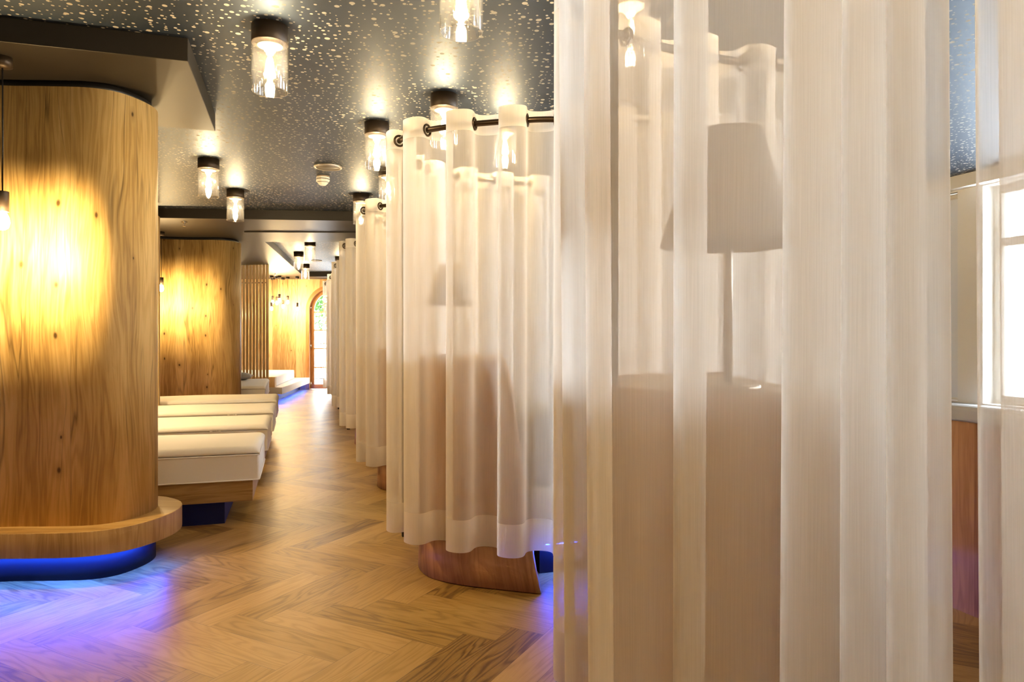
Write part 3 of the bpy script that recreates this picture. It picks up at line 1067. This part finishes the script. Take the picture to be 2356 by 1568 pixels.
# ------------------------------------------------------------------ curtained cabins
# plan of the nearest corridor cabin (all others are the same unit moved along)
FRONT = [(-0.575, 4.02), (-0.63, 3.79), (-0.525, 3.55), (-0.30, 3.405), (0.0, 3.320), (0.25, 3.295), (0.7, 3.37), (1.2, 3.50), (1.75, 3.66)]
BACK = [(-0.575, 4.12), (-0.52, 4.30), (-0.34, 4.49), (0.0, 4.66), (0.4, 4.80), (0.80, 4.92)]
Z_T, Z_B, Z_ROD = 2.33, 0.213, 2.272

def pleats(ctrl, period, phase, A, b, s_end=None):
    """a rod path turned into the wavy plan of an eyelet curtain; returns dense plan points and the eyelet spots"""
    base = resample(spline(ctrl, 0.01), 0.004)
    nn = len(base)
    out, eye = [], []
    for i, p in enumerate(base):
        s = i * 0.004
        if s_end and s > s_end: break
        tn = (base[min(i + 6, nn - 1)] - base[max(i - 6, 0)]).normalized()
        nr = Vector((tn.y, -tn.x))
        ph = 2 * PI * s / period + phase
        jit = 1 + 0.13 * math.sin(3.1 * s + phase) 
        out.append(p + nr * (A * jit * math.cos(ph)) + tn * (b * math.sin(2 * ph)))
        pc = 2 * PI * (s - 0.004) / period + phase
        if math.floor((ph - PI / 2) / PI) != math.floor((pc - PI / 2) / PI):
            eye.append((p, tn))
    return out, eye

def curtain(name, pts, label, origin, eyes=(), zt=Z_T, zb=Z_B, flare=None, group=None, pts_b=None, nz=16, hem=0.155, head=0.10):
    t = thing(name, label, 'curtain', (origin[0], origin[1], 0), 0, group)
    n = len(pts)
    s = [0.0]
    for a, b in zip(pts, pts[1:]):
        s.append(s[-1] + (Vector(b) - Vector(a)).length)
    def at(i, z):
        k = (zt - z) / (zt - zb)
        p = Vector(pts[i])
        if pts_b is not None:
            p = p.lerp(Vector(pts_b[i]), k)
        if flare is not None:
            p = p + flare(p, s[i], k)
        return (p.x, p.y, z)
    def strip(za, zc, rows):
        m = MB()
        for r in range(rows + 1):
            z = za + (zc - za) * r / rows
            for i in range(n):
                m.v.append(at(i, z))
        for r in range(rows):
            z0 = za + (zc - za) * r / rows; z1 = za + (zc - za) * (r + 1) / rows
            for i in range(n - 1):
                k = r * n + i
                m.face([k, k + 1, k + n + 1, k + n], [(s[i], z0), (s[i + 1], z0), (s[i + 1], z1), (s[i], z1)], True)
        return m
    o3 = (origin[0], origin[1], 0)
    strip(zb + hem, zt - head, nz).build('fabric', M['sheer'], t, o3)
    strip(zb, zb + hem, 2).build('hem', M['hem'], t, o3)
    strip(zt - head, zt, 2).build('heading', M['hem'], t, o3)
    for p, tn in eyes:
        MB().torus((p.x, p.y, Z_ROD), (tn.x, tn.y, 0), 0.0265, 0.0058).build('eyelet', M['rod'], t, o3)
    return t

ORG = (0.1, 4.05)
def fl(p, s, k):
    return Vector((0.010 * math.sin(s * 2.3 + 0.5) * k, -0.012 * k * math.cos(s * 3.1)))

pf, ef = pleats(FRONT, 0.262, -1.10, 0.058, 0.026)
pfb, _ = pleats(FRONT, 0.262, -1.10, 0.066, 0.022)
pk, ek = pleats(BACK, 0.262, 0.4, 0.055, 0.024)
pkb, _ = pleats(BACK, 0.262, 0.4, 0.066, 0.02)

def cabin_proto():
    cur = curtain('sheer_curtain', pf[::2], 'x', ORG, ef, flare=fl, group='corridor curtains', pts_b=pfb[::2])
    bck = curtain('sheer_curtain', pk[::2], 'x', ORG, ek, flare=fl, group='rear curtains', pts_b=pkb[::2])
    # rod and posts
    rod = thing('curtain_rod', 'x', 'curtain rod', (ORG[0], ORG[1], 0), 0, 'curtain rods')
    o3 = (ORG[0], ORG[1], 0)
    U = BACK[::-1] + [(-0.59, 4.07)] + FRONT
    MB().tube([(p[0], p[1], Z_ROD) for p in resample(spline(U, 0.02), 0.03)], 0.0145, 12).build('rail', M['rod'], rod, o3)
    MB().box((-0.585, 3.80, (0.155 + Z_ROD) / 2), (0.034, 0.034, Z_ROD - 0.155), 0.3, 'z').build('post', M['black'], rod, o3)
    MB().box((-0.53, 3.805, 0.20), (0.11, 0.03, 0.03), 0.1).build('bracket', M['black'], rod, o3)
    for q in (FRONT[-1], BACK[-1]):
        MB().box((q[0], q[1], Z_ROD / 2), (0.034, 0.034, Z_ROD), YAW, 'z').build('post', M['black'], rod, o3)
    # headboard cabinet
    hb = thing('headboard_cabinet', 'x', 'headboard', (ORG[0], ORG[1], 0), 0, 'curved headboards')
    cv = [(0.12, 4.34), (-0.1, 4.29), (-0.3, 4.21), (-0.43, 4.08), (-0.478, 3.92), (-0.478, 3.77), (-0.415, 3.62), (-0.304, 3.53), (-0.18, 3.475), (-0.06, 3.44), (0.04, 3.41), (0.16, 3.375)]
    dense = resample(spline(cv, 0.01), 0.008)
    def xend(z):
        T = [(0.0, 0.14), (0.2, 0.10), (0.91, 0.015), (1.08, -0.028), (1.13, -0.06)]
        for (z0, x0), (z1, x1) in zip(T, T[1:]):
            if z <= z1: return x0 + (x1 - x0) * (z - z0) / (z1 - z0)
        return T[-1][1]
    half = len(dense) // 2
    def row(z, inset=0.0):
        xe = xend(z)
        i1 = next(i for i in range(half, len(dense)) if dense[i].x >= xe - 0.001 or i == len(dense) - 1)
        i0 = next(i for i in range(0, half) if dense[i].x <= xe)
        k = 70; o = []
        for j in range(k + 1):
            f = i0 + (i1 - i0) * j / k
            a = int(f); w = f - a
            p = dense[a].lerp(dense[min(a + 1, len(dense) - 1)], w)
            if inset:
                q = dense[min(a + 3, len(dense) - 1)] - dense[max(a - 3, 0)]
                q.normalize()
                p = p + Vector((-q.y, q.x)) * -inset * -1
            o.append(p)
        return o
    def wall_strip(zs, inset=0.0):
        m = MB()
        for z in zs:
            dy = 0.045 * min(1.0, z / 0.22)
            for p in row(z, inset): m.v.append((p.x, p.y + dy, z))
        k = 71
        for r in range(len(zs) - 1):
            for j in range(k - 1):
                q = r * k + j
                uu = j * 0.022
                m.face([q, q + 1, q + k + 1, q + k], [(uu, zs[r]), (uu + .022, zs[r]), (uu + .022, zs[r + 1]), (uu, zs[r + 1])], True)
        return m
    wall_strip([0.225 + i * (1.10 - 0.225) / 14 for i in range(15)] + [1.115, 1.13]).build('shell', M['shell'], hb, o3, solid=0.03, solid_off=1)
    wall_strip([0.0, 0.1, 0.19]).build('foot', M['shell'], hb, o3, solid=0.03, solid_off=1)
    wall_strip([0.175, 0.20, 0.23], 0.012).build('metal_band', M['black'], hb, o3, solid=0.015, solid_off=1)
    top = row(1.13, 0.028)
    MB().prism([(p.x, p.y + 0.045) for p in top], 1.095, 1.125, True).build('shelf', M['bench'], hb, o3)
    # daybed
    db = thing('daybed', 'x', 'daybed', (ORG[0], ORG[1], 0), 0, 'cabin daybeds')
    c = Vector((0.05, 3.55)) + EV * 0.95 + EU * 0.42
    MB().box((c.x, c.y, 0.205), (1.80, 0.80, 0.08), YAW, 'x').build('platform', M['shell'], db, o3, bevel=0.003)
    MB().box((c.x, c.y, 0.0825), (1.66, 0.70, 0.165), YAW).build('plinth', M['plinth'], db, o3)
    MB().box((c.x, c.y, 0.35), (1.78, 0.78, 0.21), YAW).build('mattress', M['white_cloth'], db, o3, bevel=0.025, seg=3)
    w = MB()
    o0 = Vector((0.05, 3.55)) + EV * 0.08 + EU * 0.06
    prof = [(0.0, 0.457), (0.0, 0.80), (0.05, 0.86), (0.14, 0.87), (0.22, 0.80), (0.62, 0.50), (0.70, 0.457)]
    nn = len(prof)
    for e in (0, 1):
        for a, z in prof:
            p = o0 + EV * a + EU * (0.70 * e)
            w.v.append((p.x, p.y, z))
    for i in range(nn):
        j = (i + 1) % nn
        w.face([i, j, nn + j, nn + i][::-1], [(0, 0)] * 4)
    w.face(list(range(nn)), [(0, 0)] * nn); w.face([nn + i for i in reversed(range(nn))], [(0, 0)] * nn)
    w.build('backrest', M['grey_cloth'], db, o3, bevel=0.02, seg=3)
    ls = MB()
    f0 = Vector((0.05, 3.55)) + EV * 0.12 + EU * 0.035
    cc = f0 + EV * 0.80
    ls.box((cc.x, cc.y, 0.162), (1.55, 0.012, 0.006), YAW)
    ls.build('light_strip', M['led'], db, o3)
    # table lamp
    tl = thing('table_lamp', 'x', 'table lamp', (-0.358, 4.06, 1.126), 0, 'shaded table lamps')
    MB().lathe([(0, 0), (0.065, 0), (0.065, 0.010), (0.058, 0.014), (0.013, 0.018), (0, 0.018)], n=32).build('base', M['brass'], tl)
    MB().lathe([(0, 0.016), (0.0095, 0.016), (0.0095, 0.50), (0, 0.50)], n=14).build('stem', M['brass'], tl)
    MB().lathe([(0.140, 0.30), (0.068, 0.537), (0.0655, 0.537), (0.1375, 0.30)], n=44, close=True).build('shade', M['shade'], tl)
    sp = MB()
    for a in range(3):
        an = a * 2 * PI / 3
        sp.tube([(0.006 * math.cos(an), 0.006 * math.sin(an), 0.49), (0.069 * math.cos(an), 0.069 * math.sin(an), 0.525)], 0.002, 6)
    sp.build('shade_carrier', M['brass'], tl)
    return cur, bck, rod, hb, db, tl

units = cabin_proto()
index_kids()
OFF = [(0, 0), (-0.62, 2.04), (-1.32, 4.30), (-1.99, 6.55), (-2.60, 8.60), (-3.10, 10.15)]
WHO = ['first cabin beyond the foreground curtain', 'second cabin beyond the foreground curtain', 'third cabin beyond the foreground curtain',
       'fourth cabin down the corridor', 'fifth cabin down the corridor', 'last cabin, next to the arched door']
CL_ = ['short white sheer curtain on bronze eyelets, complete from rod to hem', 'white sheer corridor curtain directly behind the short complete one', 'narrow sliver of white corridor curtain, third beyond the foreground one',
       'white corridor curtain, fourth beyond the foreground one', 'white corridor curtain, fifth beyond the foreground one', 'farthest white corridor curtain, overlapping the arched door']
def set_labels(us, who, curtain_label):
    us[0]['label'] = curtain_label
    us[1]['label'] = 'sheer curtain closing the far side of the ' + who
    us[2]['label'] = 'curved bronze curtain rod on black posts of the ' + who
    us[3]['label'] = 'curved reddish oak headboard in the ' + who
    us[4]['label'] = 'white daybed with grey backrest in the ' + who
    us[5]['label'] = 'table lamp with tapered shade in the ' + who
for i, o in enumerate(OFF):
    us = units if i == 0 else [copy_tree(x) for x in units]
    if i:
        for a, b in zip(us, units):
            a.location = (b.location.x + o[0], b.location.y + o[1], b.location.z)
    set_labels(us, WHO[i], CL_[i])

t = thing('low_partition', 'low oak partition with grey padded top, seen in the gap of the foreground curtain', 'partition', (*uv2xy(2.1, 2.90), 0), YAW)
MB().box((0, 0, 0.43), (0.06, 2.6, 0.86), 0, 'z').build('panel', M['shell'], t)
MB().box((0, 0, 0.895), (0.09, 2.6, 0.07), 0, 'y').build('padded_top', M['grey_cloth'], t, bevel=0.015, seg=3)

# the foreground cabin: same furniture, its front curtain drawn in two panels
NO = Vector((0.74, -2.10))
src = [units[i] for i in (1, 2, 3, 5)]
us = [copy_tree(x) for x in src]
for ch in [o for o in C.objects if o.parent == us[1] and o.name.startswith('post')][:1]:
    ch.location.x += 0.082
for a, b in zip(us, src):
    a.location = (b.location.x + NO.x, b.location.y + NO.y, b.location.z)
bk, rd, hb, tl = us
bk['label'] = 'sheer curtain closing the far side of the foreground cabin'
rd['label'] = 'curved curtain rod of the foreground cabin'
hb['label'] = 'curved reddish oak headboard behind the foreground curtain'
tl['label'] = 'large looking table lamp seen through the foreground curtain'
tl.location = (px(1675, 1.60), 1.60, 1.126)
tl.scale = (1.1, 1.1, 1.1)
FOLD1 = [(1306, 1.80), (1288, 1.66), (1284, 1.58), (1310, 1.52), (1365, 1.49), (1392, 1.465), (1400, 1.435), (1390, 1.40), (1358, 1.375), (1343, 1.355), (1340, 1.33), (1362, 1.31), (1450, 1.325), (1550, 1.365), (1610, 1.375),
         (1632, 1.35), (1610, 1.31), (1570, 1.285), (1552, 1.26), (1556, 1.235), (1590, 1.225), (1680, 1.24), (1800, 1.285), (1900, 1.315), (1940, 1.305), (1925, 1.27), (1850, 1.245), (1815, 1.22), (1810, 1.195), (1835, 1.18), (1920, 1.19), (2000, 1.235), (2040, 1.24),
         (2030, 1.215), (1965, 1.20), (1940, 1.18), (1955, 1.16), (2050, 1.165), (2115, 1.19), (2125, 1.185), (2100, 1.16), (2050, 1.15), (2038, 1.13), (2060, 1.115), (2140, 1.13), (2176, 1.16), (2180, 1.18)]
FOLD2 = [(2246, 1.19), (2238, 1.165), (2250, 1.145), (2320, 1.132), (2400, 1.14), (2425, 1.16), (2400, 1.178), (2315, 1.183), (2292, 1.20), (2312, 1.22), (2420, 1.225), (2520, 1.20), (2550, 1.175), (2530, 1.155), (2560, 1.13), (2630, 1.12),
         (2700, 1.13), (2800, 1.18), (2850, 1.2), (2830, 1.17), (2800, 1.15), (2830, 1.13), (2950, 1.17), (3050, 1.25), (3100, 1.27)]
def fold_curtain(fold, label):
    pts = resample(spline([(px(x, Y), Y) for x, Y in fold], 0.004), 0.006)
    pb = []
    for p in pts:
        x = CX + p.x / p.y * F
        sh = 15.0 * math.cos(2 * PI * (x - 1284) / 980.0) * 1.28
        pb.append(Vector((p.x + sh * p.y / F, p.y)))
    rp = resample(spline([(q[0] + NO.x, q[1] + NO.y) for q in FRONT], 0.02), 0.01)
    return curtain('sheer_curtain', pts, label, (0.7, 1.3), (), group='foreground curtains', pts_b=pb)
fold_curtain(FOLD1, 'huge foreground sheer curtain in deep folds, filling the right half of the photo')
fold_curtain(FOLD2, 'foreground sheer curtain panel at the right edge of the photo, right of the gap')

# ------------------------------------------------------------------ outside the arched door
slab('terrace', [(-14, YB + 0.32), (6, YB + 0.32), (6, 30), (-14, 30)], -0.15, -0.03, M['terrace'])
t = thing('balcony_railing', 'dark iron balcony railing seen through the arched door', 'railing', (-4.6, 18.6, -0.03))
m = MB()
for zz in (0.12, 1.06):
    m.box((0, 0, zz), (4.4, 0.03, 0.03))
m.build('rail', M['iron'], t)
for i in range(30):
    MB().box((-2.1 + i * 0.145, 0, 0.58), (0.014, 0.014, 0.95), 0, 'z').lathe([(0.007, -0.04), (0.022, 0), (0.007, 0.04)], (-2.1 + i * 0.145, 0, 0.42), 8).build('baluster', M['iron'], t)
for x in (-2.19, 2.19):
    MB().box((x, 0, 0.56), (0.04, 0.04, 1.12), 0, 'z').build('railing_post', M['iron'], t)
t = thing('garden_tree', 'leafy green tree outside the arched door', 'tree', (-6.3, 24.0, -0.2))
MB().lathe([(0.16, 0), (0.13, 0.8), (0.10, 2.0), (0.05, 3.4), (0, 3.5)], n=14).build('trunk', M['bark'], t)
lm = MB(); rg = random.Random(11)
for i in range(5200):
    while True:
        d = Vector((rg.uniform(-1, 1), rg.uniform(-1, 1), rg.uniform(-1, 1)))
        if d.length < 1: break
    d = d.normalized() * (0.55 + 0.45 * rg.random())
    p = Vector((d.x * 1.7, d.y * 1.3, 3.45 + d.z * 1.85))
    a = Vector((rg.gauss(0, 1), rg.gauss(0, 1), rg.gauss(0, 1))).normalized()
    c = a.orthogonal().normalized(); e = a.cross(c)
    k = len(lm.v); sz = rg.uniform(0.05, 0.10)
    lm.v += [tuple(p - c * sz), tuple(p + e * sz * 0.45), tuple(p + c * sz), tuple(p - e * sz * 0.45)]
    lm.face([k, k + 1, k + 2, k + 3], [(0, 0)] * 4)
lm.build('foliage', M['leaf'], t)

# ------------------------------------------------------------------ daylight
w = bpy.data.worlds.new('World')
S.world = w
w.use_nodes = True
nt = w.node_tree
nt.nodes['Background'].inputs[0].default_value = (0.86, 0.93, 1.0, 1)
nt.nodes['Background'].inputs[1].default_value = 8.0

S.view_settings.view_transform = 'Standard'
S.view_settings.look = 'None'
S.view_settings.gamma = 1.0
S.view_settings.use_curve_mapping = False
S.view_settings.exposure = 2.25
cy = S.cycles
cy.max_bounces = 8
cy.diffuse_bounces = 4
cy.glossy_bounces = 4
cy.transmission_bounces = 6
cy.transparent_max_bounces = 32
cy.caustics_reflective = False
cy.caustics_refractive = False
cy.sample_clamp_indirect = 6.0
cy.use_denoising = True
cy.use_adaptive_sampling = True
cy.adaptive_threshold = 0.03
